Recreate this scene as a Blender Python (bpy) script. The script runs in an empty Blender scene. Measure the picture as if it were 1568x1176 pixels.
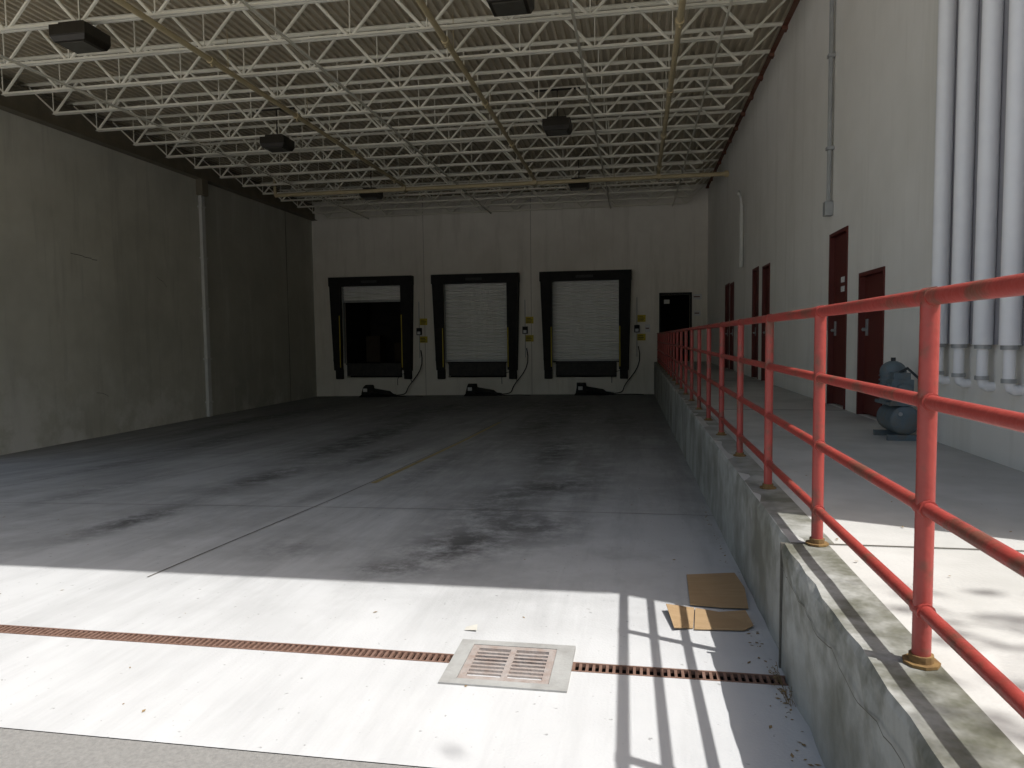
import bpy, math, random
import numpy as np
from mathutils import Vector, Matrix
random.seed(7); rng=np.random.default_rng(7)
COL=bpy.context.scene.collection

# ---------------------------------------------------------------- helpers
class MB:
    def __init__(s): s.v=[];s.f=[]
    def quad(s,a,b,c,d):
        i=len(s.v);s.v+=[a,b,c,d];s.f.append((i,i+1,i+2,i+3))
    def box(s,x0,x1,y0,y1,z0,z1):
        i=len(s.v)
        s.v+=[(x0,y0,z0),(x1,y0,z0),(x1,y1,z0),(x0,y1,z0),(x0,y0,z1),(x1,y0,z1),(x1,y1,z1),(x0,y1,z1)]
        s.f+=[(i,i+3,i+2,i+1),(i+4,i+5,i+6,i+7),(i,i+1,i+5,i+4),(i+1,i+2,i+6,i+5),(i+2,i+3,i+7,i+6),(i+3,i,i+4,i+7)]
    def hexa(s,pts):
        i=len(s.v);s.v+=[tuple(p) for p in pts]
        s.f+=[(i,i+3,i+2,i+1),(i+4,i+5,i+6,i+7),(i,i+1,i+5,i+4),(i+1,i+2,i+6,i+5),(i+2,i+3,i+7,i+6),(i+3,i,i+4,i+7)]
    def rod(s,p,q,r,n=8,r2=None,cap=True):
        p=Vector(p);q=Vector(q);d=(q-p).normalized()
        a=d.orthogonal().normalized();b=d.cross(a);r2=r if r2 is None else r2
        i=len(s.v)
        for c,rr in ((p,r),(q,r2)):
            for k in range(n):
                t=2*math.pi*(k+.5)/n;s.v.append(tuple(c+a*math.cos(t)*rr+b*math.sin(t)*rr))
        for k in range(n):
            s.f.append((i+k,i+(k+1)%n,i+n+(k+1)%n,i+n+k))
        if cap: s.f.append(tuple(i+n-1-k for k in range(n)));s.f.append(tuple(i+n+k for k in range(n)))
    def path(s,pts,r,n=8):
        for a,b in zip(pts[:-1],pts[1:]): s.rod(a,b,r,n)
        for a in pts[1:-1]: s.ball(a,r*1.02,n,4)
    def ball(s,c,r,n=10,m=6,sc=(1,1,1)):
        i=len(s.v)
        for j in range(m+1):
            ph=math.pi*j/m
            for k in range(n):
                t=2*math.pi*k/n
                s.v.append((c[0]+r*sc[0]*math.sin(ph)*math.cos(t),c[1]+r*sc[1]*math.sin(ph)*math.sin(t),c[2]+r*sc[2]*math.cos(ph)))
        for j in range(m):
            for k in range(n):
                s.f.append((i+j*n+k,i+(j+1)*n+k,i+(j+1)*n+(k+1)%n,i+j*n+(k+1)%n))
    def make(s,name,mat,parent=None,smooth=False,bevel=0,origin=None):
        me=bpy.data.meshes.new(name)
        v=s.v
        if origin is not None: v=[(a-origin[0],b-origin[1],c-origin[2]) for a,b,c in v]
        me.from_pydata(v,[],s.f);me.update()
        o=bpy.data.objects.new(name,me);COL.objects.link(o)
        if origin is not None: o.location=origin
        me.materials.append(mat)
        if smooth:
            for p in me.polygons:p.use_smooth=True
            try: me.set_sharp_from_angle(angle=math.radians(40))
            except Exception: pass
        if bevel:
            m=o.modifiers.new('bevel','BEVEL');m.width=bevel;m.segments=2;m.limit_method='ANGLE'
        if parent is not None:
            o.parent=parent
            if origin is not None: o.location=Vector(origin)-parent.location
            else: o.location=-parent.location
        return o
def empty(name,loc=(0,0,0)):
    e=bpy.data.objects.new(name,None);e.empty_display_size=.2;e.location=loc;COL.objects.link(e);return e

m_nodes={}
def mat(name,c1,c2=None,scale=3.,rough=.85,bump=.15,bscale=60.,metal=0.,big=None,bigscale=.5,bigth=(.45,.7),streak=None,spec=.3,map_scale=(1,1,1)):
    m=bpy.data.materials.new(name);m.use_nodes=True;nt=m.node_tree;N=nt.nodes;Lk=nt.links
    b=N['Principled BSDF'];b.inputs['Roughness'].default_value=rough;b.inputs['Metallic'].default_value=metal
    b.inputs['Specular IOR Level'].default_value=spec
    tc=N.new('ShaderNodeTexCoord');mp=N.new('ShaderNodeMapping');mp.inputs['Scale'].default_value=map_scale
    Lk.new(tc.outputs['Object'],mp.inputs['Vector'])
    def noise(sc,det=3,src=None,ro=.6):
        n=N.new('ShaderNodeTexNoise');n.inputs['Scale'].default_value=sc;n.inputs['Detail'].default_value=det;n.inputs['Roughness'].default_value=ro
        Lk.new(src or mp.outputs['Vector'],n.inputs['Vector']);return n.outputs['Fac']
    def ramp(fac,a,bb):
        r=N.new('ShaderNodeMapRange');r.inputs['From Min'].default_value=a;r.inputs['From Max'].default_value=bb
        Lk.new(fac,r.inputs['Value']);return r.outputs['Result']
    def mix(f,a,bb):
        x=N.new('ShaderNodeMix');x.data_type='RGBA'
        if isinstance(f,float): x.inputs[0].default_value=f
        else: Lk.new(f,x.inputs[0])
        for k,val in ((6,a),(7,bb)):
            if isinstance(val,tuple): x.inputs[k].default_value=(*val[:3],1)
            else: Lk.new(val,x.inputs[k])
        return x.outputs[2]
    c2=c2 or tuple(x*.8 for x in c1)
    col=mix(ramp(noise(scale),.3,.7),c1,c2)
    if big: col=mix(ramp(noise(bigscale,4,ro=.65),*bigth),col,big)
    if streak:
        mp2=N.new('ShaderNodeMapping');mp2.inputs['Scale'].default_value=(2.2,2.2,.22);Lk.new(tc.outputs['Object'],mp2.inputs['Vector'])
        col=mix(ramp(noise(1.,4,mp2.outputs['Vector'],.7),.52,.78),col,streak)
    Lk.new(col,b.inputs['Base Color'])
    if bump:
        bp=N.new('ShaderNodeBump');bp.inputs['Strength'].default_value=bump;bp.inputs['Distance'].default_value=.01
        Lk.new(noise(bscale,1),bp.inputs['Height']);Lk.new(bp.outputs['Normal'],b.inputs['Normal'])
    m_nodes[name]=(nt,b,mix,noise,ramp,col,mp,tc)
    return m
def mathf(nt):
    def mth(op,a,bb=None,clamp=False):
        x=nt.nodes.new('ShaderNodeMath');x.operation=op;x.use_clamp=clamp
        for k,val in enumerate((a,bb)):
            if val is None: continue
            if isinstance(val,(int,float)): x.inputs[k].default_value=val
            else: nt.links.new(val,x.inputs[k])
        return x.outputs[0]
    return mth

M_cream=mat('painted_wall_cream',(.85,.83,.78),(.81,.79,.74),2.,big=(.75,.73,.67),bigscale=.35,streak=(.70,.68,.62),bump=0)
M_back=mat('back_wall_paint',(.86,.82,.74),(.82,.78,.70),2.,big=(.75,.71,.63),bigscale=.4,streak=(.66,.62,.54),bump=0)
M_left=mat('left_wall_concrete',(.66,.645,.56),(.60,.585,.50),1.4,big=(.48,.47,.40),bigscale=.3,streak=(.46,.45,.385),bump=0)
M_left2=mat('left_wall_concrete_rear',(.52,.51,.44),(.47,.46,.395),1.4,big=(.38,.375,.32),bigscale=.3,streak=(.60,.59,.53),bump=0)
M_deck=mat('roof_deck_paint',(.62,.55,.42),(.56,.49,.37),2.,big=(.46,.40,.29),bigscale=.6,rough=.6,bump=0)
M_steel=mat('joist_cream_paint',(.84,.81,.70),(.78,.75,.63),4.,rough=.55,bump=0)
M_girder=mat('girder_dull_paint',(.24,.21,.15),(.19,.165,.12),3.,rough=.6,bump=0)
M_pipe=mat('sprinkler_pipe_paint',(.58,.48,.29),(.50,.41,.24),4.,rough=.5,bump=0)
M_black=mat('dock_seal_black',(.016,.016,.016),(.026,.025,.023),6.,rough=.75,bump=.3,bscale=20)
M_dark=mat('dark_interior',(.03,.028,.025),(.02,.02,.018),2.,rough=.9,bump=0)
M_rubber=mat('black_rubber',(.018,.018,.018),(.03,.03,.028),12.,rough=.8,bump=0)
M_yellow=mat('safety_yellow',(.60,.47,.05),(.48,.37,.05),8.,rough=.6,bump=0)
M_door=mat('roll_door_white',(.88,.88,.86),(.84,.84,.81),2.,rough=.5,bump=0,streak=(.76,.75,.71))
M_grey=mat('galvanised_grey',(.40,.41,.41),(.33,.34,.34),8.,rough=.45,metal=.3,bump=0)
M_lgrey=mat('light_grey_paint',(.70,.70,.67),(.64,.64,.61),6.,rough=.6,bump=0)
M_red=mat('rail_red_paint',(.35,.052,.040),(.29,.042,.033),9.,rough=.45,spec=.5,bump=.2,bscale=45,big=(.17,.06,.04),bigscale=6.,bigth=(.52,.64))
M_rustplate=mat('rusty_base_plate',(.25,.16,.06),(.14,.08,.035),20.,rough=.9)
M_doorred=mat('door_dark_red',(.12,.028,.022),(.10,.022,.018),3.,rough=.5,bump=0)
M_white=mat('white_pipe_paint',(.87,.87,.87),(.82,.82,.83),5.,rough=.45,bump=0)
M_whitelbl=mat('label_white',(.75,.75,.73),(.6,.6,.6),30.,rough=.6,bump=0)
M_gapgrey=mat('pipe_gap_grey',(.33,.32,.34),(.29,.285,.30),3.,rough=.6,bump=0)
M_plat=mat('platform_concrete',(.52,.515,.49),(.46,.455,.43),2.5,big=(.38,.375,.35),bigscale=.8,bump=.15)
M_platedge=mat('platform_edge_concrete',(.41,.41,.385),(.33,.33,.305),3.,big=(.20,.198,.17),bigscale=1.3,bigth=(.42,.64),streak=(.20,.198,.17),bump=.4,bscale=35)  # weathered grey edge concrete with dark grime, near and far stretch alike
M_asph=mat('asphalt',(.20,.195,.185),(.26,.255,.24),60.,big=(.17,.165,.155),bigscale=.7,bump=.4,bscale=150)
M_bounceyard=mat('bounce_yard_pale',(.60,.59,.56),(.55,.54,.51),1.,bump=0)  # pale colour for the added yard that bounces sun into the bay
M_soil=mat('planting_bed',(.12,.10,.06),(.08,.09,.04),8.,bump=.6,bscale=20)
M_dirtjoint=mat('joint_dirt',(.09,.085,.07),(.14,.13,.11),20.,bump=0)
M_rust=mat('rusty_grate_iron',(.15,.085,.06),(.21,.13,.10),25.,rough=.8,bump=.3)
M_cast=mat('grate_cast_iron',(.36,.33,.31),(.28,.22,.19),14.,rough=.7,bump=.3)
M_frame=mat('drain_frame_concrete',(.38,.38,.365),(.32,.32,.305),9.,big=(.25,.245,.23),bigscale=4.)
M_pit=mat('drain_pit_dark',(.015,.013,.012),(.03,.025,.02),10.)
M_card=mat('cardboard',(.38,.26,.145),(.33,.22,.115),5.,rough=.85,bump=.1,map_scale=(1,6,1))
M_teal=mat('compressor_blue_paint',(.14,.18,.20),(.11,.145,.165),8.,rough=.5,big=(.16,.145,.12),bigscale=6.,bigth=(.5,.7),bump=0)
M_lamp=mat('fixture_dark_bronze',(.022,.018,.012),(.03,.025,.018),6.,rough=.4,bump=0)
M_lens=mat('fixture_lens',(.10,.095,.08),(.07,.065,.05),6.,rough=.3,bump=0)
M_leaf=mat('dry_leaves',(.20,.13,.06),(.28,.21,.11),30.,bump=0)
M_weed=mat('dry_weeds',(.24,.15,.07),(.14,.11,.05),15.,bump=0)
M_green=mat('tree_leaves',(.06,.10,.03),(.09,.13,.04),4.,bump=0,rough=.7)
M_bark=mat('bark',(.12,.09,.06),(.07,.055,.04),12.,bump=.6,bscale=20)
M_paper=mat('scrap_paper',(.6,.58,.52),(.5,.48,.42),9.,bump=0)

# chalky efflorescence low on the left wall; mossy weathering under the platform nosing
for nm,lo,hi,colr,sc,th,amt in (('left_wall_concrete',.9,-1.2,(.82,.80,.74),.9,(.46,.60),.85),('left_wall_concrete_rear',.2,-1.2,(.70,.68,.62),.9,(.5,.64),.7),
                         ('platform_edge_concrete',-.5,-.02,(.085,.085,.055),2.6,(.40,.60),.85)):
    nt,bs,mixf,noisef,rampf,colf,mpf,tcf=m_nodes[nm];mth=mathf(nt)
    sp=nt.nodes.new('ShaderNodeSeparateXYZ');nt.links.new(tcf.outputs['Object'],sp.inputs[0])
    if nm.startswith('plat'):
        f=mth('MULTIPLY',rampf(sp.outputs['Z'],lo,hi),rampf(sp.outputs['Y'],6.5,2.8))
    else: f=rampf(sp.outputs['Z'],lo,hi)
    f=mth('MULTIPLY',mth('MULTIPLY',f,rampf(noisef(sc,5,None,.7),*th)),amt)
    nt.links.new(mixf(f,colf,colr),bs.inputs['Base Color'])

# ---------------------------------------------------------------- dimensions
XL,XW,YB,YF=-12.718,2.602,27.224,3.23
YR=2.85  # unseen roof edge set forward, lintel left off to let in more light
YLW=10.6  # wall begins here; unseen side in front left open to brighten the bay
XE=.70
def zf(x,y):
    k=min(max(-x/12.7,0),1)**1.4
    return -.582-.0262*(y-3.25)-k*float(np.interp(y,[3,5,8,12.5,19.7,27.2],[0,.08,.33,.49,.31,.12]))

def wall(axis,c,depth,u0,u1,z0,z1,holes):
    b=MB()
    us=sorted(set([u0,u1]+[h[0] for h in holes]+[h[1] for h in holes]))
    zs=sorted(set([z0,z1]+[h[2] for h in holes]+[h[3] for h in holes]))
    P=(lambda u,z,d=0:(u,c+d,z)) if axis=='y' else (lambda u,z,d=0:(c+d,u,z))
    def inh(u,z): return any(h[0]<u<h[1] and h[2]<z<h[3] for h in holes)
    for a,bb in zip(us[:-1],us[1:]):
        for e,f in zip(zs[:-1],zs[1:]):
            if not inh((a+bb)/2,(e+f)/2): b.quad(P(a,e),P(bb,e),P(bb,f),P(a,f))
    for h in holes:
        a,bb,e,f=h
        for A,B in (((a,e),(a,f)),((a,f),(bb,f)),((bb,f),(bb,e)),((bb,e),(a,e))):
            m=((A[0]+B[0])/2,(A[1]+B[1])/2)
            eps=1e-3
            out=(m[0]+(-eps if A[0]==B[0]==a else eps if A[0]==B[0]==bb else 0),m[1]+(-eps if A[1]==B[1]==e else eps if A[1]==B[1]==f else 0))
            if inh(*out): continue
            b.quad(P(*A),P(*B),P(*B,depth),P(*A,depth))
    return b

bld=empty('warehouse_building')
CT=[-10.25,-6.05,-1.84]
holes=[(c-1.29,c+1.29,0.0,3.1) for c in CT]+[(c-1.15,c+1.15,-.57,0.0) for c in CT]+[(.93,1.99,0.0,2.47)]
wall('y',YB,.35,XL,XW,-1.6,6.42,holes).make('back_wall',M_back,bld)
b=MB()
for x in (-8.13,-3.91): b.box(x-.012,x+.012,YB-.003,YB+.01,-1.4,6.4)
b.make('back_wall_joints',mat('wall_joint',(.50,.46,.40),(.44,.40,.35),5.,bump=0),bld)
RD=[(9.56,10.40,0.0,2.29),(8.19,9.06,0.0,1.66),(16.10,16.90,0.0,2.42),(14.80,15.62,0.0,2.36),(20.95,21.85,0.0,2.42),(20.0,20.75,0.0,2.38)]
wall('x',XW,.15,YF,YB,-.2,6.42,RD).make('right_wall',M_cream,bld)
b=MB();b.box(XW,16,YF-.003,YF+.25,-.6,7.2);b.box(XW+.3,16,YF+.3,40,6.9,7.15);b.make('front_facade_right',M_cream,bld)
b=MB();b.quad((XW+.151,YF,-.2),(XW+.151,YB,-.2),(XW+.151,YB,6.4),(XW+.151,YF,6.4));b.make('right_wall_core',M_dark,bld)
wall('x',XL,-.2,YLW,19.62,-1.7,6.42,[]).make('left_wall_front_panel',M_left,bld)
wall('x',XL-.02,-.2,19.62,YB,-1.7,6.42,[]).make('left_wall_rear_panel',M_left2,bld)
b=MB();b.box(XL-.3,XL-.03,YLW,YB+.3,-1.7,7.0);b.box(XL-.3,XW+.3,YB+4.2,YB+4.4,-1.7,7.0);b.box(XL-.3,XL-.0,YLW-.02,YLW-.001,-1.7,7.0)
b.box(XL-.2,XL+.1,YF+.1,YF+.4,-1.2,6.3)
b.make('outer_wall_core',M_left,bld)
b=MB();rr=random.Random(11)
b.box(XL-.01,XL+.002,24.99,25.01,-1.4,5.7)
def crack(y,z,n,dy,dz,w=.006):
    for _ in range(n):
        y2=y+dy*rr.uniform(.5,1.5)+rr.uniform(-.05,.05);z2=z+dz*rr.uniform(.3,1.6)+rr.uniform(-.02,.02)
        b.quad((XL+.002,y,z-w),(XL+.002,y2,z2-w),(XL+.002,y2,z2+w),(XL+.002,y,z+w));y,z=y2,z2
crack(14.6,3.0,8,.1,-.006,.009);crack(17.6,2.7,4,.08,-.05);crack(15.2,-.25,3,.1,-.03)
b.make('left_wall_cracks',mat('wall_joint_dark',(.22,.21,.17),(.18,.175,.14),5.,bump=0),bld)
XR=3.55  # right overhang past the wall added, unseen, to straighten the floor's shadow edge
b=MB();b.box(XL-.3,XW-.001,YR,YB+4.4,6.5,6.75);b.box(XL-.3,XR,YR-.02,YR,6.37,7.2);b.box(XW,XR,YR,YF-.01,6.37,6.5);b.make('roof_slab',M_lgrey,bld)
b=MB();per=.1524;x=XL
prof=[]
while x<XW:
    prof+=[(x,6.37),(x+.045,6.37),(x+.062,6.415),(x+per-.017,6.415)];x+=per
prof.append((XW,6.37));prof=[(min(a,XW),z) for a,z in prof]
for (a,za),(c,zc) in zip(prof[:-1],prof[1:]):
    if c>a: b.quad((a,YR,za),(c,YR,zc),(c,YB,zc),(a,YB,za))
b.make('corrugated_roof_deck',M_deck,bld)
b=MB()
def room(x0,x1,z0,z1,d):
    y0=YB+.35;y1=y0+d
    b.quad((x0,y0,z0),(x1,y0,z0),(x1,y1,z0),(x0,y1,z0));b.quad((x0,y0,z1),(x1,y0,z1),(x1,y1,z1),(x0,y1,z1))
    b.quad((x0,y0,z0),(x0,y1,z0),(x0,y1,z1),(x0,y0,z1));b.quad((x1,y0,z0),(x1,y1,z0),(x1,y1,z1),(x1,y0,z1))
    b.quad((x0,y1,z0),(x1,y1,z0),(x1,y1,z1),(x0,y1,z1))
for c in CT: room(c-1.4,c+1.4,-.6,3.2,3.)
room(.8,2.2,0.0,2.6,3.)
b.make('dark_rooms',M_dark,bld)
b=MB()
zb,zt=5.70,6.36
ys=[3.7+1.22*i for i in range(20) if 3.7+1.22*i<YB-.2]
for y in ys:
    xa,xb=XL+.02,XW
    for (z0,z1,a,c) in ((zt-.05,zt,xa,xb),(zb,zb+.05,xa+.75,xb-.75)):
        fl=z1-.006 if z1==zt else z0
        b.box(a,c,y-.055,y-.012,fl,fl+.006);b.box(a,c,y+.012,y+.055,fl,fl+.006)
        zz0,zz1=(z0,fl) if z1==zt else (fl+.006,z1)
        b.box(a,c,y-.018,y-.012,zz0,zz1);b.box(a,c,y+.012,y+.018,zz0,zz1)
    n=11;x0=xa+.75;x1=xb-.75;p=(x1-x0)/n
    b.rod((xa+.15,y,zt-.03),(x0+.05,y,zb+.03),.018,6);b.rod((xb-.15,y,zt-.03),(x1-.05,y,zb+.03),.018,6)
    for i in range(n):
        xm=x0+p*(i+.5)
        b.rod((x0+p*i+.03,y,zb+.02),(xm-.03,y,zt-.03),.027,6,cap=False);b.rod((xm+.03,y,zt-.03),(x0+p*(i+1)-.03,y,zb+.02),.027,6,cap=False)
        b.rod((x0+p*i,y,zb+.02),(x0+p*i,y,zt-.03),.011,5,cap=False)
b.make('bar_joists',M_steel,bld)
b=MB()
for x in (-10.3,-5.4,-.9,1.35):
    b.box(x-.02,x+.02,YF+.3,YB-.02,zb-.006,zb-.001);b.box(x-.02,x-.015,YF+.3,YB-.02,zb-.04,zb-.006)
    for a,c in zip(ys[:-1],ys[1:]):
        if (int(a*10)%3): b.rod((x,a,zb),(x,c,zt-.05),.008,4,cap=False)
b.make('joist_bridging',M_steel,bld)
b=MB()
b.box(XL,XL+.24,YF,YB,5.70,5.72);b.box(XL+.11,XL+.125,YF,YB,5.72,6.23);b.box(XL,XL+.24,YF,YB,6.23,6.25)
for y in ys: b.box(XL+.02,XL+.22,y-.06,y+.06,6.25,6.31)
b.box(XL+.02,XL+.22,19.5,19.8,5.25,5.70)
b.make('side_girder',M_girder,bld)
b=MB();b.box(XW-.09,XW,YF,YB,6.285,6.30)
for y in ys: b.box(XW-.1,XW-.001,y-.07,y+.07,6.22,6.284)
b.make('right_ledger_angle',mat('primer_red',(.18,.06,.04),(.2,.12,.08),6.,bump=0),bld)

# ---------------------------------------------------------------- downspout
b=MB();b.box(XL+.02,XL+.12,19.58,19.76,-1.31,5.25)
for z in (-.9,.4,1.9,3.4,4.9): b.box(XL,XL+.14,19.55,19.79,z,z+.05)
b.make('downspout',M_lgrey,None,bevel=.012)

# ---------------------------------------------------------------- sprinkler
b=MB();zp=5.5
b.rod((-11.15,21.3,zp),(XW,21.3,zp),.06,12)
b.rod((-11.15,21.3,zp),(-11.15,21.3,zp+.6),.05,10)
b.rod((XW-.12,21.3,zp),(XW-.02,21.3,zp),.09,12)
for x in (-9.0,-4.9,-.6,1.9): b.rod((x,21.3,zp),(x,21.3,6.37),.008,5);b.rod((x-.03,21.3,zp),(x+.03,21.3,zp),.068,12)
for x,r in ((-6.92,.045),(-2.92,.045),(.65,.048)):
    b.rod((x,YF+.4,zp+.09),(x,21.3,zp+.09),r,12)
    b.rod((x,21.3,zp+.09),(x,21.3,zp-.02),r,10);b.rod((x,21.15,zp),(x,21.45,zp),.075,10)
    y=5.1
    while y<21:
        b.rod((x,y-.06,zp+.09),(x,y+.06,zp+.09),r*1.4,10);b.rod((x,y,zp+.09),(x,y,zp-.0),.014,6)
        b.rod((x,y,zp-.005),(x,y,zp+.0),.03,8);b.rod((x,y+.5,zp+.09),(x,y+.5,zt-.05),.006,5);y+=3.05
b.make('sprinkler_piping',M_pipe,None,smooth=True)

# ---------------------------------------------------------------- ceiling lights
for x in (-8.23,-1.67):
    for y in (9.86,15.9,21.95):
        e=empty('ceiling_light',(x,y,5.5))
        b=MB();w,d=.30,.27
        b.hexa([(-w*.86,-d*.86,-.10),(w*.86,-d*.86,-.10),(w*.86,d*.86,-.10),(-w*.86,d*.86,-.10),(-w,-d,-.02),(w,-d,-.02),(w,d,-.02),(-w,d,-.02)])
        b.box(-w,w,-d,d,-.018,.14);b.box(-w*.7,w*.7,-d*.7,d*.7,.14,.20);b.rod((0,0,.2),(0,0,.84),.014,6);b.box(-.5,.5,-.02,.02,.80,.84)
        b.v=[(p[0]+x,p[1]+y,p[2]+5.5) for p in b.v];b.make('housing',M_lamp,e,bevel=.008)
        b=MB();b.box(x-w*.7,x+w*.7,y-d*.7,y+d*.7,5.5-.112,5.5-.101);b.make('lens',M_lens,e)

# ---------------------------------------------------------------- dock doors
M_lab=mat('seal_label_grey',(.08,.08,.08),(.05,.05,.05),20.,bump=0);M_lev=mat('leveler_dark_steel',(.035,.035,.035),(.06,.055,.05),9.,rough=.6,bump=0)
for i,c in enumerate(CT):
    e=empty('dock_door',(c,YB,0))
    zb0=2.47 if i==0 else .08
    b=MB();z=3.14;y=YB+.12;s=.05;pts=[]
    while z>zb0+.05: pts+=[(y,z),(y-.028,z-s*.4),(y-.028,z-s*1.2),(y+.008,z-s*1.75)];z-=2*s
    pts.append((y,zb0+.04))
    for (ya,za),(yc,zc) in zip(pts[:-1],pts[1:]): b.quad((c-1.28,ya,za),(c+1.28,ya,za),(c+1.28,yc,zc),(c-1.28,yc,zc))
    b.make('door_curtain',M_door,e)
    b=MB();b.box(c-1.28,c+1.28,YB+.07,YB+.14,zb0-.04,zb0+.045)
    for sx in (-1,1): b.box(c+sx*1.285-.03,c+sx*1.285+.03,YB+.04,YB+.17,0.01,3.1)
    b.make('bottom_bar_and_guides',M_grey,e)
    b=MB();pr=.32
    for sx in (-1,1):
        P=lambda x,y,z:(c+sx*x,y,z)
        xi,xo_t,xo_b=1.24,1.70,1.56
        pts=[P(xi,YB-pr,-.25),P(xo_b,YB-pr,-.25),P(xo_b+.04,YB-.002,-.30),P(xi+.05,YB-.002,-.30),P(xi,YB-pr,3.06),P(xo_t-.02,YB-pr,3.06),P(xo_t,YB-.002,3.06),P(xi+.05,YB-.002,3.06)]
        b.hexa(pts)
        zz=.1
        while zz<2.9:
            b.hexa([P(xi+.01,YB-pr-.012,zz),P(1.58,YB-pr-.012,zz),P(1.58,YB-pr,zz),P(xi+.01,YB-pr,zz),P(xi+.01,YB-pr-.004,zz+.16),P(1.58,YB-pr-.004,zz+.16),P(1.58,YB-pr,zz+.16),P(xi+.01,YB-pr,zz+.16)]);zz+=.2
    b.box(c-1.71,c+1.71,YB-pr-.01,YB-.002,3.06,3.41)
    b.make('dock_seal',M_black,e,bevel=.02)
    b=MB()
    for sx in (-1,1): b.box(c+sx*1.275-.018,c+sx*1.275+.018,YB-pr-.02,YB-pr-.012,-.15,1.35 if i else 1.9)
    b.make('yellow_guide_stripe',M_yellow,e)
    b=MB();b.box(c-.35,c+.3,YB-pr-.016,YB-pr-.011,3.16,3.26);b.make('seal_label',M_lab,e)
    b=MB()
    for sx in (-1,1): b.box(c+sx*1.42-.15,c+sx*1.42+.15,YB-.16,YB-.002,-.62,-.24)
    b.make('bumpers',M_rubber,e,bevel=.02)
    b=MB();b.box(c-1.12,c+1.12,YB-.06,YB+.3,-.5,-.05);b.box(c-1.14,c+1.14,YB-.10,YB+.34,-.05,-.002)
    for k in range(5): b.box(c-1+.5*k-.04,c-1+.5*k+.04,YB-.09,YB-.062,-.45,-.06)
    b.make('dock_leveler',M_lev,e)
    if i==0:
        b=MB();b.box(c-.9,c-.3,YB+1.5,YB+2.1,0,1.1);b.box(c+.2,c+1.0,YB+1.9,YB+2.4,0,.8);b.make('stored_boxes',mat('dim_boxes',(.06,.045,.03),(.04,.03,.02),4.,bump=0),e)
    sx=c+2.07
    e2=empty('yellow_warning_sign',(sx,YB,1.6));b=MB();b.box(sx-.15,sx+.15,YB-.012,YB-.002,1.49,1.75);b.make('plate',M_yellow,e2)
    b=MB()
    for k in range(4): b.box(sx-.12,sx+.05+.03*(k%3),YB-.015,YB-.0125,1.52+.05*k,1.54+.05*k)
    b.make('lettering',M_black,e2)
    e2=empty('yellow_warning_sign',(sx,YB,.9));b=MB();b.box(sx-.17,sx+.15,YB-.012,YB-.002,.80,1.05);b.make('plate',M_yellow,e2)
    b=MB()
    for k in range(3): b.box(sx-.13,sx+.05+.03*(k%2),YB-.015,YB-.0125,.84+.06*k,.865+.06*k)
    b.make('lettering',M_black,e2)
    e2=empty('dock_control_box',(sx,YB,1.2));b=MB();b.box(sx-.27,sx-.07,YB-.10,YB-.002,1.10,1.38);b.box(sx-.25,sx-.09,YB-.13,YB-.1,1.28,1.35);b.make('enclosure',M_rubber,e2,bevel=.01)
    b=MB();b.box(sx-.23,sx-.11,YB-.104,YB-.1,1.13,1.24);b.make('legend_plate',M_whitelbl,e2)
    b=MB();b.rod((sx-.17,YB-.03,1.38),(sx-.17,YB-.03,2.4),.014,6);b.rod((sx-.17,YB-.03,1.1),(sx-.17,YB-.03,.2),.014,6);b.make('conduit',M_grey,e2)
    rx=c+.15;zf0=zf(rx,YB-.4)
    e2=empty('vehicle_restraint',(rx,YB-.4,zf0))
    b=MB()
    b.hexa([(rx-.55,YB-.75,zf0),(rx+.75,YB-.75,zf0),(rx+.75,YB-.02,zf0),(rx-.55,YB-.02,zf0),(rx-.45,YB-.45,zf0+.16),(rx+.5,YB-.45,zf0+.10),(rx+.5,YB-.02,zf0+.20),(rx-.45,YB-.02,zf0+.36)])
    b.hexa([(rx-.5,YB-.6,zf0+.10),(rx-.1,YB-.6,zf0+.10),(rx-.1,YB-.1,zf0+.2),(rx-.5,YB-.1,zf0+.2),(rx-.45,YB-.5,zf0+.38),(rx-.2,YB-.5,zf0+.38),(rx-.15,YB-.1,zf0+.45),(rx-.5,YB-.1,zf0+.45)])
    b.rod((rx-.1,YB-.5,zf0+.2),(rx+.9,YB-.5,zf0+.06),.05,8)
    b.make('restraint_body',M_rubber,e2,bevel=.02)
    b=MB();b.box(rx-.40,rx-.24,YB-.62,YB-.602,zf0+.20,zf0+.33);b.make('marker',M_whitelbl,e2)
    b=MB();pts=[];
    for k in range(15):
        t=k/14;pts.append((rx+.7+1.05*math.sin(t*math.pi*.5)+.12*math.sin(t*9),YB-.35+.31*t,zf0+.05+1.75*t**2.4))
    b.path(pts,.02,6)
    pts=[(rx+.7,YB-.5,zf0+.04)]+[(rx+.7+1.3*k/8,YB-.5-.12*math.sin(k*.9),zf0+.03) for k in range(1,9)]
    b.path(pts,.018,6)
    pts=[(rx+1.1+.3*math.cos(k*.7),YB-.03,zf0+.55+.35*math.sin(k*.7)) for k in range(0,6)]
    b.path(pts,.012,5)
    b.make('hose',M_rubber,e2)

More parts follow.
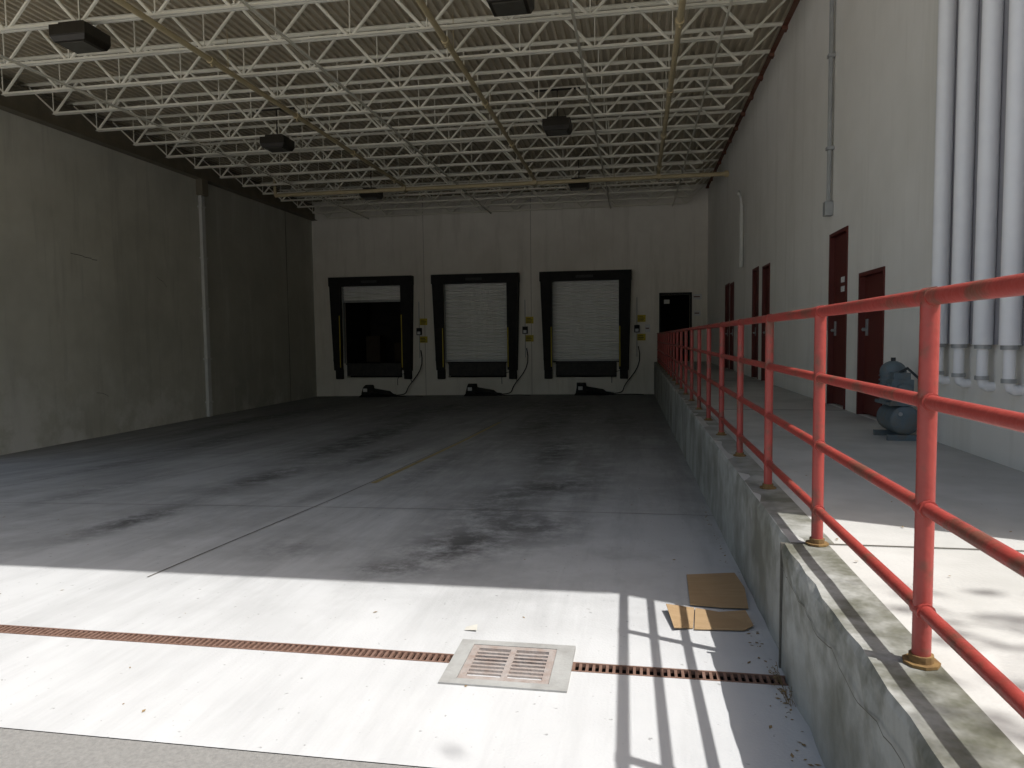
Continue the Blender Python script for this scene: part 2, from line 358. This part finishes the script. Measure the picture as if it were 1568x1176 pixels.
e=empty('open_doorway_frame',(1.46,YB,0))
b=MB();b.box(.87,.93,YB-.03,YB+.1,0,2.47);b.box(1.99,2.05,YB-.03,YB+.1,0,2.47);b.box(.87,2.05,YB-.03,YB+.1,2.47,2.55);b.make('frame',M_black,e)
b=MB();b.box(1.05,1.25,YB+.1,YB+.13,2.15,2.3);b.make('exit_plate',M_lgrey,e)
for (x,z,w,h) in ((2.24,2.38,.16,.10),(2.24,1.78,.12,.09),(.45,1.25,.09,.14)):
    e=empty('wall_sign',(x,YB,z));b=MB();b.box(x-w,x+w,YB-.012,YB-.002,z-h,z+h);b.make('plate',M_whitelbl,e)
    b=MB();b.box(x-w*.8,x+w*.6,YB-.015,YB-.0125,z-.02,z+.02);b.make('lettering',M_doorred,e)

for k,(y0,y1,z0,z1) in enumerate(RD):
    e=empty('red_steel_door',(XW,(y0+y1)/2,0));b=MB()
    b.box(XW+.05,XW+.10,y0+.045,y1-.045,.02,z1-.045);b.make('door_leaf',M_doorred,e,bevel=.004)
    b=MB()
    b.box(XW-.015,XW+.13,y0+.001,y0+.045,0.002,z1-.001);b.box(XW-.015,XW+.13,y1-.045,y1-.001,0.002,z1-.001);b.box(XW-.015,XW+.13,y0+.045,y1-.045,z1-.045,z1-.001)
    b.make('door_frame',M_doorred,e)
    b=MB();b.rod((XW+.05,y1-.13,1.0),(XW+.0,y1-.13,1.0),.022,8);b.rod((XW+.0,y1-.13,1.0),(XW+.0,y1-.26,1.0),.012,6);b.box(XW+.04,XW+.05,y1-.17,y1-.10,.93,1.12);b.make('lever_handle',M_grey,e)
    if k==0:
        b=MB();b.box(XW+.046,XW+.05,9.87,10.03,1.62,1.69);b.box(XW+.046,XW+.05,9.87,10.03,1.50,1.57);b.box(XW+.046,XW+.05,9.62,9.66,1.95,2.1);b.make('door_labels',M_whitelbl,e)
        b=MB();b.box(XW-.03,XW-.001,10.46,10.56,1.0,1.2);b.make('keypad',M_grey,e)

e=empty('electrical_conduit',(XW,10.32,3));b=MB();b.rod((XW-.05,10.32,2.72),(XW-.05,10.32,6.3),.028,8)
for z in (3.4,4.6,5.6): b.box(XW-.09,XW-.001,10.27,10.37,z,z+.04)
b.make('pipe',M_grey,e,smooth=True);b=MB();b.box(XW-.11,XW-.001,10.26,10.38,2.53,2.72);b.make('junction_box',M_grey,e,bevel=.01)
e=empty('electrical_conduit',(XW,18.3,3.5));b=MB();b.rod((XW-.06,18.3,2.6),(XW-.06,18.3,4.1),.05,8);b.path([(XW-.06,18.3,4.1),(XW-.10,18.25,4.3),(XW-.16,18.1,4.38),(XW-.2,17.9,4.3)],.03,8);b.make('pipe',M_lgrey,e,smooth=True)
e=empty('white_pipe_bank',(XW,5.9,3))
b=MB();yy=[6.58-.39*k for k in range(7)]
for y in yy:
    b.rod((XW-.08,y,.86),(XW-.08,y,6.34),.066,18)
    b.rod((XW-.08,y,.62),(XW-.08,y,.84),.038,12)
    b.path([(XW-.08,y,.62),(XW-.07,y,.57),(XW-.04,y,.55),(XW-.0,y,.55)],.036,10)
b.make('pipes',M_white,e,smooth=True)
b=MB()
for y in yy:
    b.rod((XW-.08,y,.83),(XW-.08,y,.87),.055,14);b.rod((XW-.08,y,.60),(XW-.08,y,.63),.048,12)
b.make('couplings',M_grey,e,smooth=True)
b=MB();b.box(XW-.022,XW-.002,4.0,6.72,.86,6.34);b.make('grey_gap_sheet',M_gapgrey,e)  # even grey sheet behind the pipes, makes the bands between them

# compressor (upright, on a small drum)
cx,cy=2.36,7.0
e=empty('air_compressor',(cx,cy,0))
b=MB()
b.box(cx-.15,cx+.15,cy-.20,cy-.16,0,.05);b.box(cx-.15,cx+.15,cy+.16,cy+.20,0,.05)
b.rod((cx,cy-.18,.18),(cx,cy+.18,.18),.13,20);b.ball((cx,cy-.18,.18),.13,18,10,(1,.3,1));b.ball((cx,cy+.18,.18),.13,18,10,(1,.3,1))
b.box(cx-.14,cx+.14,cy-.2,cy+.2,.31,.34)
b.rod((cx-.03,cy+.07,.34),(cx-.03,cy+.07,.58),.105,18)
for k in range(5): b.rod((cx-.03,cy+.07,.40+.04*k),(cx-.03,cy+.07,.412+.04*k),.118,18)
b.ball((cx-.03,cy+.07,.60),.112,18,10,(1,1,.9))
b.box(cx-.12,cx+.06,cy-.19,cy-.04,.34,.54);b.box(cx-.10,cx+.04,cy-.17,cy-.05,.54,.60)
b.rod((cx-.15,cy-.11,.44),(cx-.12,cy-.11,.44),.07,16);b.rod((cx-.03,cy-.22,.44),(cx-.03,cy-.19,.44),.065,16)
b.make('tank_and_pump',M_teal,e,smooth=True)
b=MB();b.rod((cx-.165,cy-.11,.44),(cx-.151,cy-.11,.44),.045,16)
b.path([(cx-.03,cy-.10,.60),(cx+.02,cy-.14,.64),(cx+.10,cy-.19,.55),(cx+.10,cy-.2,.28)],.012,6)
b.rod((cx-.03,cy+.07,.69),(cx-.03,cy+.07,.73),.02,8)
b.make('fittings',mat('compressor_dark',(.05,.06,.065),(.03,.03,.03),9.,bump=0),e,smooth=True)
b=MB();b.rod((cx-.06,cy-.225,.24),(cx-.06,cy-.235,.24),.018,12);b.make('gauge',M_grey,e)

# ---------------------------------------------------------------- floor
def floor_mesh(name,xs,ys_,m,dz=0,attr=False):
    v=[];f=[]
    for y in ys_:
        for x in xs: v.append((float(x),float(y),zf(x,y)+dz))
    n=len(xs)
    for j in range(len(ys_)-1):
        for i in range(n-1): f.append((j*n+i,j*n+i+1,(j+1)*n+i+1,(j+1)*n+i))
    me=bpy.data.meshes.new(name);me.from_pydata(v,[],f);me.update()
    o=bpy.data.objects.new(name,me);COL.objects.link(o);me.materials.append(m)
    if attr:
        V=np.array(v);s=np.zeros(len(V))
        blobs=[(-4.7,8.4,.3,1.3,1),(-4.55,5.8,.24,.8,1),(-1.4,5.2,.35,.6,1),(-1.35,6.9,.4,.9,.9),(-1.2,10.8,.35,2.,1),(-4.0,10.5,.3,1.8,1),(-5.6,4.75,.5,.3,.9),
               (-6.3,7.5,.25,1.4,.6),(-2.7,9.5,.25,2.,.55),(-.5,9,.3,2.5,.5),(-5.3,14,.5,3,1),(-1.9,15,.6,3,1),(-8.6,14,.5,3,.8),(-10.5,17,.5,3,.8),(-.3,16,.6,3,.7),
               (-2.6,5.0,.35,.3,.5),(-.9,7.9,.35,.5,.8),(-1.7,4.6,.25,.2,.6),(-.2,5.2,.1,.2,.3),(-8,10,.3,1.5,.6),(-3.4,7.2,.15,.5,.45),(-.9,5.9,.4,.6,.8),(-5.0,12,.35,1.8,.9),
               (-6,20,1.2,4,.8),(-1.8,21,1.2,4,.8),(-10,21,1.,4,.7),(-4,22,1.5,3,.6)]
        for x,y,sx,sy,a in blobs: s+=a*np.exp(-((V[:,0]-x)/sx)**2-((V[:,1]-y)/sy)**2)
        at=me.attributes.new('stain','FLOAT','POINT');at.data.foreach_set('value',np.clip(s,0,1).astype(np.float32))
    return o
M_floor=mat('loading_bay_concrete',(.535,.54,.54),(.485,.49,.49),1.6,rough=.75,spec=.35,bump=.15,bscale=80)
nt,bs,mixf,noisef,rampf,colf,mpf,tcf=m_nodes['loading_bay_concrete']
N=nt.nodes;Lk=nt.links;mth=mathf(nt)
at=N.new('ShaderNodeAttribute');at.attribute_name='stain'
sep=N.new('ShaderNodeSeparateXYZ');Lk.new(tcf.outputs['Object'],sep.inputs[0])
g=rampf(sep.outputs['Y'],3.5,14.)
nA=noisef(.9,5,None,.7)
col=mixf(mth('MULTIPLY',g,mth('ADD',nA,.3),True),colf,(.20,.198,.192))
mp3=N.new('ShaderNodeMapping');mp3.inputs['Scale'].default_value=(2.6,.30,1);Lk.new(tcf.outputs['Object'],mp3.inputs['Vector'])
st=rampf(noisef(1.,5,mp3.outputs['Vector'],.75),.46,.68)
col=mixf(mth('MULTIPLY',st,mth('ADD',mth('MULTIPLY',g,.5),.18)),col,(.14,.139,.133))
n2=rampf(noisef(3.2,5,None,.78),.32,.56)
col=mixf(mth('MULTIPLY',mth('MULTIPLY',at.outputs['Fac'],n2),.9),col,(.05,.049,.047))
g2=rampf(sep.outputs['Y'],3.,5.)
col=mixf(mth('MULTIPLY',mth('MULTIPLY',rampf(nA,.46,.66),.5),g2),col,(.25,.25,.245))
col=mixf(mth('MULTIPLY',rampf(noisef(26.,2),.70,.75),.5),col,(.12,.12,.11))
Lk.new(col,bs.inputs['Base Color'])
xs=np.linspace(XL-.01,XE+.01,135);ysn=np.linspace(2.35,3.197,9);ysf=np.linspace(3.297,YB+.02,240)
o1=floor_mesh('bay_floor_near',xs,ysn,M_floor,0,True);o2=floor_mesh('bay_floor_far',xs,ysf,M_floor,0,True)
fl=empty('concrete_floor');o1.parent=fl;o2.parent=fl
def fstrip(pts,w,name,m,parent,dz=.004):
    b=MB()
    for (x0,y0),(x1,y1) in zip(pts[:-1],pts[1:]):
        d=Vector((x1-x0,y1-y0));L=d.length;d/=L;n=Vector((-d.y,d.x))*w/2;k=max(1,int(L/.3))
        for i in range(k):
            a=Vector((x0,y0))+d*L*i/k;c=Vector((x0,y0))+d*L*(i+1)/k
            q=[a-n,c-n,c+n,a+n];b.quad(*[(p.x,p.y,zf(p.x,p.y)+dz) for p in q])
    return b.make(name,m,parent)
fstrip([(-3.2,4.2),(-3.12,7),(-3.1,27.1)],.012,'long_joint',M_dirtjoint,fl)
fstrip([(-7.9,3.35),(-7.9,27.1)],.012,'long_joint_2',M_dirtjoint,fl)
fstrip([(-3.06,8.),(-3.04,16)],.07,'worn_yellow_line',mat('worn_yellow',(.42,.33,.14),(.26,.22,.13),9.,bump=0),fl)
for y in (6.55,11.2,16.,21.): fstrip([(XL,y),(XE,y+.02)],.010,'cross_joint',M_dirtjoint,fl)
fstrip([(XL,YB-.06),(XE,YB-.06)],.10,'base_dirt',M_dirtjoint,fl,.003)

# ground
zg=-.562
def R(b,x0,x1,y0,y1,z=zg): b.quad((x0,y0,z),(x1,y0,z),(x1,y1,z),(x0,y1,z))
b=MB();R(b,-400,400,.9,2.35);R(b,-400,400,-400,-40);R(b,-400,-60,2.35,400);R(b,16,400,2.35,400);R(b,-60,16,YB+4.4,400);R(b,-400,-60,-40,.9);R(b,60,400,-40,.9)
b.make('asphalt_ground',M_asph)
b=MB();R(b,-60,60,-40,.9);R(b,-60,XL-.01,2.35,YLW-.02);R(b,-60,XL-.3,YLW-.02,YB+4.4)
b.quad((XL-.01,2.35,zg),(XL-.01,YLW-.02,zg),(XL-.01,YLW-.02,-1.6),(XL-.01,2.35,-1.6));b.make('bounce_yard',M_bounceyard)  # unseen pale yard, added to bounce light onto ceiling and walls

# trench drain
e=empty('trench_drain',(-6,3.247,-.58))
b=MB()
b.box(XL,XE,3.197,3.297,-1.0,-.70)
b.quad((XL,3.197,-.70),(XE,3.197,-.70),(XE,3.197,-.582),(XL,3.197,-.582));b.quad((XL,3.297,-.70),(XE,3.297,-.70),(XE,3.297,-.585),(XL,3.297,-.585))
b.make('channel',M_pit,e)
b=MB()
def bars(x0,x1):
    x=x0
    b.box(x0,x1,3.198,3.208,-.60,-.579);b.box(x0,x1,3.286,3.296,-.60,-.581)
    while x<x1-.01: b.box(x,x+.013,3.208,3.286,-.60,-.583);x+=.031
bars(XL+.01,-.86);bars(-.29,XE-.01)
b.make('rusty_grate',M_rust,e)
e=empty('storm_drain_grate',(-.58,3.2,-.57))
x0,x1,y0,y1=-.86,-.29,2.98,3.44
b=MB();zt0=-.566
gx0,gx1,gy0,gy1=-.79,-.375,3.03,3.39
for q in ((x0,x1,y0,gy0),(x0,x1,gy1,y1),(x0,gx0,gy0,gy1),(gx1,x1,gy0,gy1)): b.box(q[0],q[1],q[2],q[3],-.7,zt0)
b.make('concrete_collar',M_frame,e)
b=MB();b.box(gx0,gx1,gy0,gy1,-.69,-.66);b.make('pit',M_pit,e)
b=MB();zt1=-.568
b.box(gx0+.002,gx1-.002,gy0+.002,gy0+.035,-.60,zt1);b.box(gx0+.002,gx1-.002,gy1-.035,gy1-.002,-.60,zt1)
xm=(gx0+gx1)/2
for a,c in ((gx0+.002,gx0+.035),(gx1-.035,gx1-.002),(xm-.014,xm+.014)): b.box(a,c,gy0+.035,gy1-.035,-.60,zt1)
n=8;pp=(gy1-gy0-.07)/n
for k in range(1,n):
    y=gy0+.035+pp*k
    b.box(gx0+.035,xm-.014,y-.008,y+.008,-.60,zt1-.001);b.box(xm+.014,gx1-.035,y-.008,y+.008,-.60,zt1-.001)
b.make('grate',M_cast,e)

# ---------------------------------------------------------------- platform
e=empty('loading_platform',(1.6,10,0))
b=MB();b.box(XE+.002,XW-.0,3.38,YB,-1.6,-.001);b.make('platform_slab',M_plat,e)
def segs(y0,y1,x0,seed,n,name,m,amp):
    rr=random.Random(seed);b=MB();ys_=[y0+(y1-y0)*i/n for i in range(n+1)]
    zs=[-1.7,-1.2,-.6,-.3,-.12,-.03,0.0]
    pr=[[(x0+(rr.random()-.5)*amp+(.012 if z==0 else 0),y,z+(rr.random()-.7)*amp*.5*(z==0)) for z in zs]+[(x0+.2,y,.001)] for y in ys_]
    for a,c in zip(pr[:-1],pr[1:]):
        for k in range(len(zs)): b.quad(a[k],c[k],c[k+1],a[k+1])
    return b.make(name,m,e)
segs(3.40,YB,XE-.01,1,120,'platform_edge_wall',M_platedge,.006)
segs(-9,3.38,XE-.04,2,90,'platform_edge_wall_near',M_platedge,.014)
b=MB();b.box(XE+.1,4.2,-9,3.22,-1.2,-.002);b.box(XE+.1,XW,3.22,3.379,-1.2,-.002);b.make('platform_apron',M_plat,e)
b=MB()
for y in (3.39,9.5,15.6,21.7): b.box(XE,XW,y-.006,y+.006,-.01,.0025)
for y in (.2,-2.6): b.box(XE+.1,4.2,y-.006,y+.006,-.01,.0025)
b.make('slab_joints',M_dirtjoint,e)
b=MB();rr2=random.Random(3);y=3.36;z=-.10;pz=[]
while y>.5: pz.append((y,z));y-=rr2.uniform(.02,.07);z+=rr2.uniform(-.016,.013)
for (ya,za),(yc,zc) in zip(pz[:-1],pz[1:]): b.quad((XE-.049,ya,za-.002),(XE-.049,yc,zc-.002),(XE-.049,yc,zc+.002),(XE-.049,ya,za+.002))
b.box(XE-.046,XE-.01,3.378,3.394,-1.2,-.0)
b.make('wall_cracks',M_dirtjoint,e)
b=MB();b.box(4.2,30,-30,YF-.3,-1.2,.02);b.make('planting_bed_ground',M_soil)

# ---------------------------------------------------------------- railing
e=empty('red_pipe_railing',(.81,10,0))
xr=.81;b=MB();posts=[3.38+1.222*k for k in range(-6,20) if 3.38+1.222*k<27]
posts=[2.177 if abs(y-2.158)<.01 else y for y in posts]
for z,r in ((1.05,.024),(.757,.0205),(.455,.0205),(.160,.0205)): b.rod((xr,posts[0],z),(xr,YB-.02,z),r,14)
for y in posts:
    b.rod((xr,y,0.008),(xr,y,1.035),.025,14)
    for z in (.757,.455,.16): b.rod((xr,y-.03,z),(xr,y+.03,z),.026,14)
    b.rod((xr,y-.03,1.05),(xr,y+.03,1.05),.027,14)
b.make('rails_and_posts',M_red,e,smooth=True)
b=MB()
for y in posts: b.rod((xr,y,0.002),(xr,y,.010),.05,9);b.rod((xr,y,.010),(xr,y,.03),.033,12)
b.make('base_plates',M_rustplate,e)

# ---------------------------------------------------------------- cardboard, litter, weeds
def sheet(pts,zs,name):
    b=MB();n=len(pts)
    top=[(x,y,zf(x,y)+z) for (x,y),z in zip(pts,zs)];bot=[(x,y,z-.004) for x,y,z in top]
    b.v=top+bot;b.f=[tuple(range(n)),tuple(range(2*n-1,n-1,-1))]+[(k,(k+1)%n,(k+1)%n+n,k+n) for k in range(n)]
    return b.make(name,M_card,None)
sheet([(.31,4.15),(.48,4.13),(.63,4.13),(.655,4.45),(.64,4.79),(.33,4.73)],[.014,.012,.016,.03,.02,.012],'cardboard_sheet')
sheet([(.17,4.05),(.33,4.10),(.30,3.80),(.20,3.76)],[.045,.012,.008,.02],'cardboard_sheet')
sheet([(.335,4.10),(.46,4.06),(.60,4.04),(.615,3.86),(.56,3.80),(.305,3.78)],[.012,.010,.035,.018,.012,.010],'cardboard_sheet')
b=MB()
def leaf(x,y,z,s):
    a=random.random()*6.28;t=[random.uniform(-.3,.3) for _ in range(4)]
    dx,dy=math.cos(a)*s,math.sin(a)*s;nx,ny=-dy*.5,dx*.5
    b.quad((x-dx,y-dy,z+.002),(x+nx,y+ny,z+.002+abs(t[0])*s),(x+dx,y+dy,z+.002+abs(t[1])*s),(x-nx,y-ny,z+.002+abs(t[2])*s*.5))
for _ in range(120):
    x,y=random.uniform(-7,.6),2.4+random.random()**1.5*9;leaf(x,y,zf(x,y),random.uniform(.006,.016))
for _ in range(230):
    y=random.uniform(2.4,7);x=XE-.02-abs(random.gauss(0,.07))*(1.2 if y<4.2 else .5)
    if x<.64: leaf(x,y,zf(x,y),random.uniform(.006,.016))
for _ in range(60):
    x,y=random.uniform(.9,2.5),random.uniform(1,8);leaf(x,y,.003,random.uniform(.006,.014))
for _ in range(110):
    x,y=random.uniform(-12,.4),YB-.1-abs(random.gauss(0,.5));leaf(x,y,zf(x,y),random.uniform(.01,.03))
b.make('fallen_leaves',M_leaf)
b=MB()
for _ in range(26):
    x,y=.63+random.gauss(0,.008),random.choice([3.22,3.0,3.2])+random.gauss(0,.05);z=zf(x,y)
    h=random.uniform(.02,.07);dx=random.uniform(-.06,.01);dy=random.uniform(-.04,.04)
    b.path([(x,y,z),(x+dx*.4,y+dy*.4,z+h*.7),(x+dx,y+dy,z+h)],.0011,4)
    leaf(x+dx,y+dy,z+h*random.random(),.008)
b.make('dry_weeds',M_weed)
b=MB()
for x,y in ((-.86,3.62),(-10.6,22.5),(-9.1,20.7)):
    z=zf(x,y);b.quad((x-.03,y-.02,z+.004),(x+.04,y-.03,z+.012),(x+.03,y+.03,z+.02),(x-.03,y+.02,z+.006))
b.make('paper_scraps',M_paper)

# ---------------------------------------------------------------- tree
e=empty('shade_tree',(6.2,-1.6,0));b=MB()
base=Vector((6.2,-1.6,0));top=Vector((5.9,-1.3,4.6))
b.rod(base,base.lerp(top,.5)+Vector((.08,0,0)),.17,12,.14);b.rod(base.lerp(top,.5)+Vector((.08,0,0)),top,.14,12,.11)
tips=[]
rt=random.Random(5)
for k in range(11):
    a=k*2.4;L=rt.uniform(1.2,2.1);m=top+Vector((math.cos(a)*L*.5,math.sin(a)*L*.5,rt.uniform(.5,1.3)));t=m+Vector((math.cos(a+.3)*L*.6,math.sin(a+.3)*L*.6,rt.uniform(.3,1.5)))
    b.rod(top,m,.07,8,.045);b.rod(m,t,.045,7,.015);tips+= [m,t,m.lerp(t,.5)]
    for j in range(3):
        q=t+Vector((rt.gauss(0,.4),rt.gauss(0,.4),rt.gauss(.1,.35)));b.rod(m.lerp(t,.6),q,.018,5,.006);tips.append(q)
# one long low limb reaching over the apron
lm=[top,Vector((5.1,-.7,6.0)),Vector((4.2,0.0,7.1)),Vector((3.75,.42,7.6))]
for a_,b_,r1,r2 in zip(lm[:-1],lm[1:],(.07,.045,.02),(.045,.02,.008)): b.rod(a_,b_,r1,8,r2)
b.make('trunk_and_limbs',M_bark,e)
b=MB()
def leaves(c,n,sg,s0,s1):
    for _ in range(n):
        p=c+Vector((rt.gauss(0,sg),rt.gauss(0,sg),rt.gauss(0,sg*.8)));s=rt.uniform(s0,s1)
        u=Vector((rt.gauss(0,1),rt.gauss(0,1),rt.gauss(0,.6))).normalized()*s;w=u.orthogonal().normalized()*s*.5
        b.quad(tuple(p-u),tuple(p+w),tuple(p+u),tuple(p-w))
for c in tips: leaves(c,60,.24,.035,.07)
leaves(lm[-1],34,.10,.04,.08);leaves(lm[2],30,.15,.04,.08)
b.make('foliage',M_green,e)

# ---------------------------------------------------------------- light, sky, camera
Ld=Vector((-.53,.212,-1.)).normalized()
sun=bpy.data.lights.new('sun','SUN');sun.energy=5.;sun.angle=math.radians(.53);sun.color=(1.,.98,.95)
so=bpy.data.objects.new('sun',sun);COL.objects.link(so);so.rotation_euler=Ld.to_track_quat('-Z','Y').to_euler();so.location=(8,-6,15)
w=bpy.data.worlds.new('World');bpy.context.scene.world=w;w.use_nodes=True;wn=w.node_tree
sky=wn.nodes.new('ShaderNodeTexSky');sky.sky_type='NISHITA';sky.sun_disc=False
sky.sun_elevation=math.asin(-Ld.z);sky.sun_rotation=math.atan2(.53,-.212);sky.air_density=1.4;sky.dust_density=4.5
bg=wn.nodes['Background'];bg.inputs['Strength'].default_value=.15;wn.links.new(sky.outputs[0],bg.inputs['Color'])

y,pi,r=np.radians([9.775,-3.674,.657])
F=np.array([-np.sin(y)*np.cos(pi),np.cos(y)*np.cos(pi),np.sin(pi)])
Rr=np.array([np.cos(y),np.sin(y),0]);U=np.cross(Rr,F)
R2=Rr*np.cos(r)-U*np.sin(r);U2=U*np.cos(r)+Rr*np.sin(r)
cam=bpy.data.cameras.new('camera');co=bpy.data.objects.new('camera',cam);COL.objects.link(co)
m=Matrix(((R2[0],U2[0],-F[0],0),(R2[1],U2[1],-F[1],0),(R2[2],U2[2],-F[2],.949),(0,0,0,1)));co.matrix_world=m
cam.lens=1098.3/1568*36;cam.sensor_width=36;cam.clip_end=2000;cam.clip_start=.05
sc=bpy.context.scene;sc.camera=co
sc.view_settings.view_transform='Standard';sc.view_settings.look='None';sc.view_settings.exposure=0
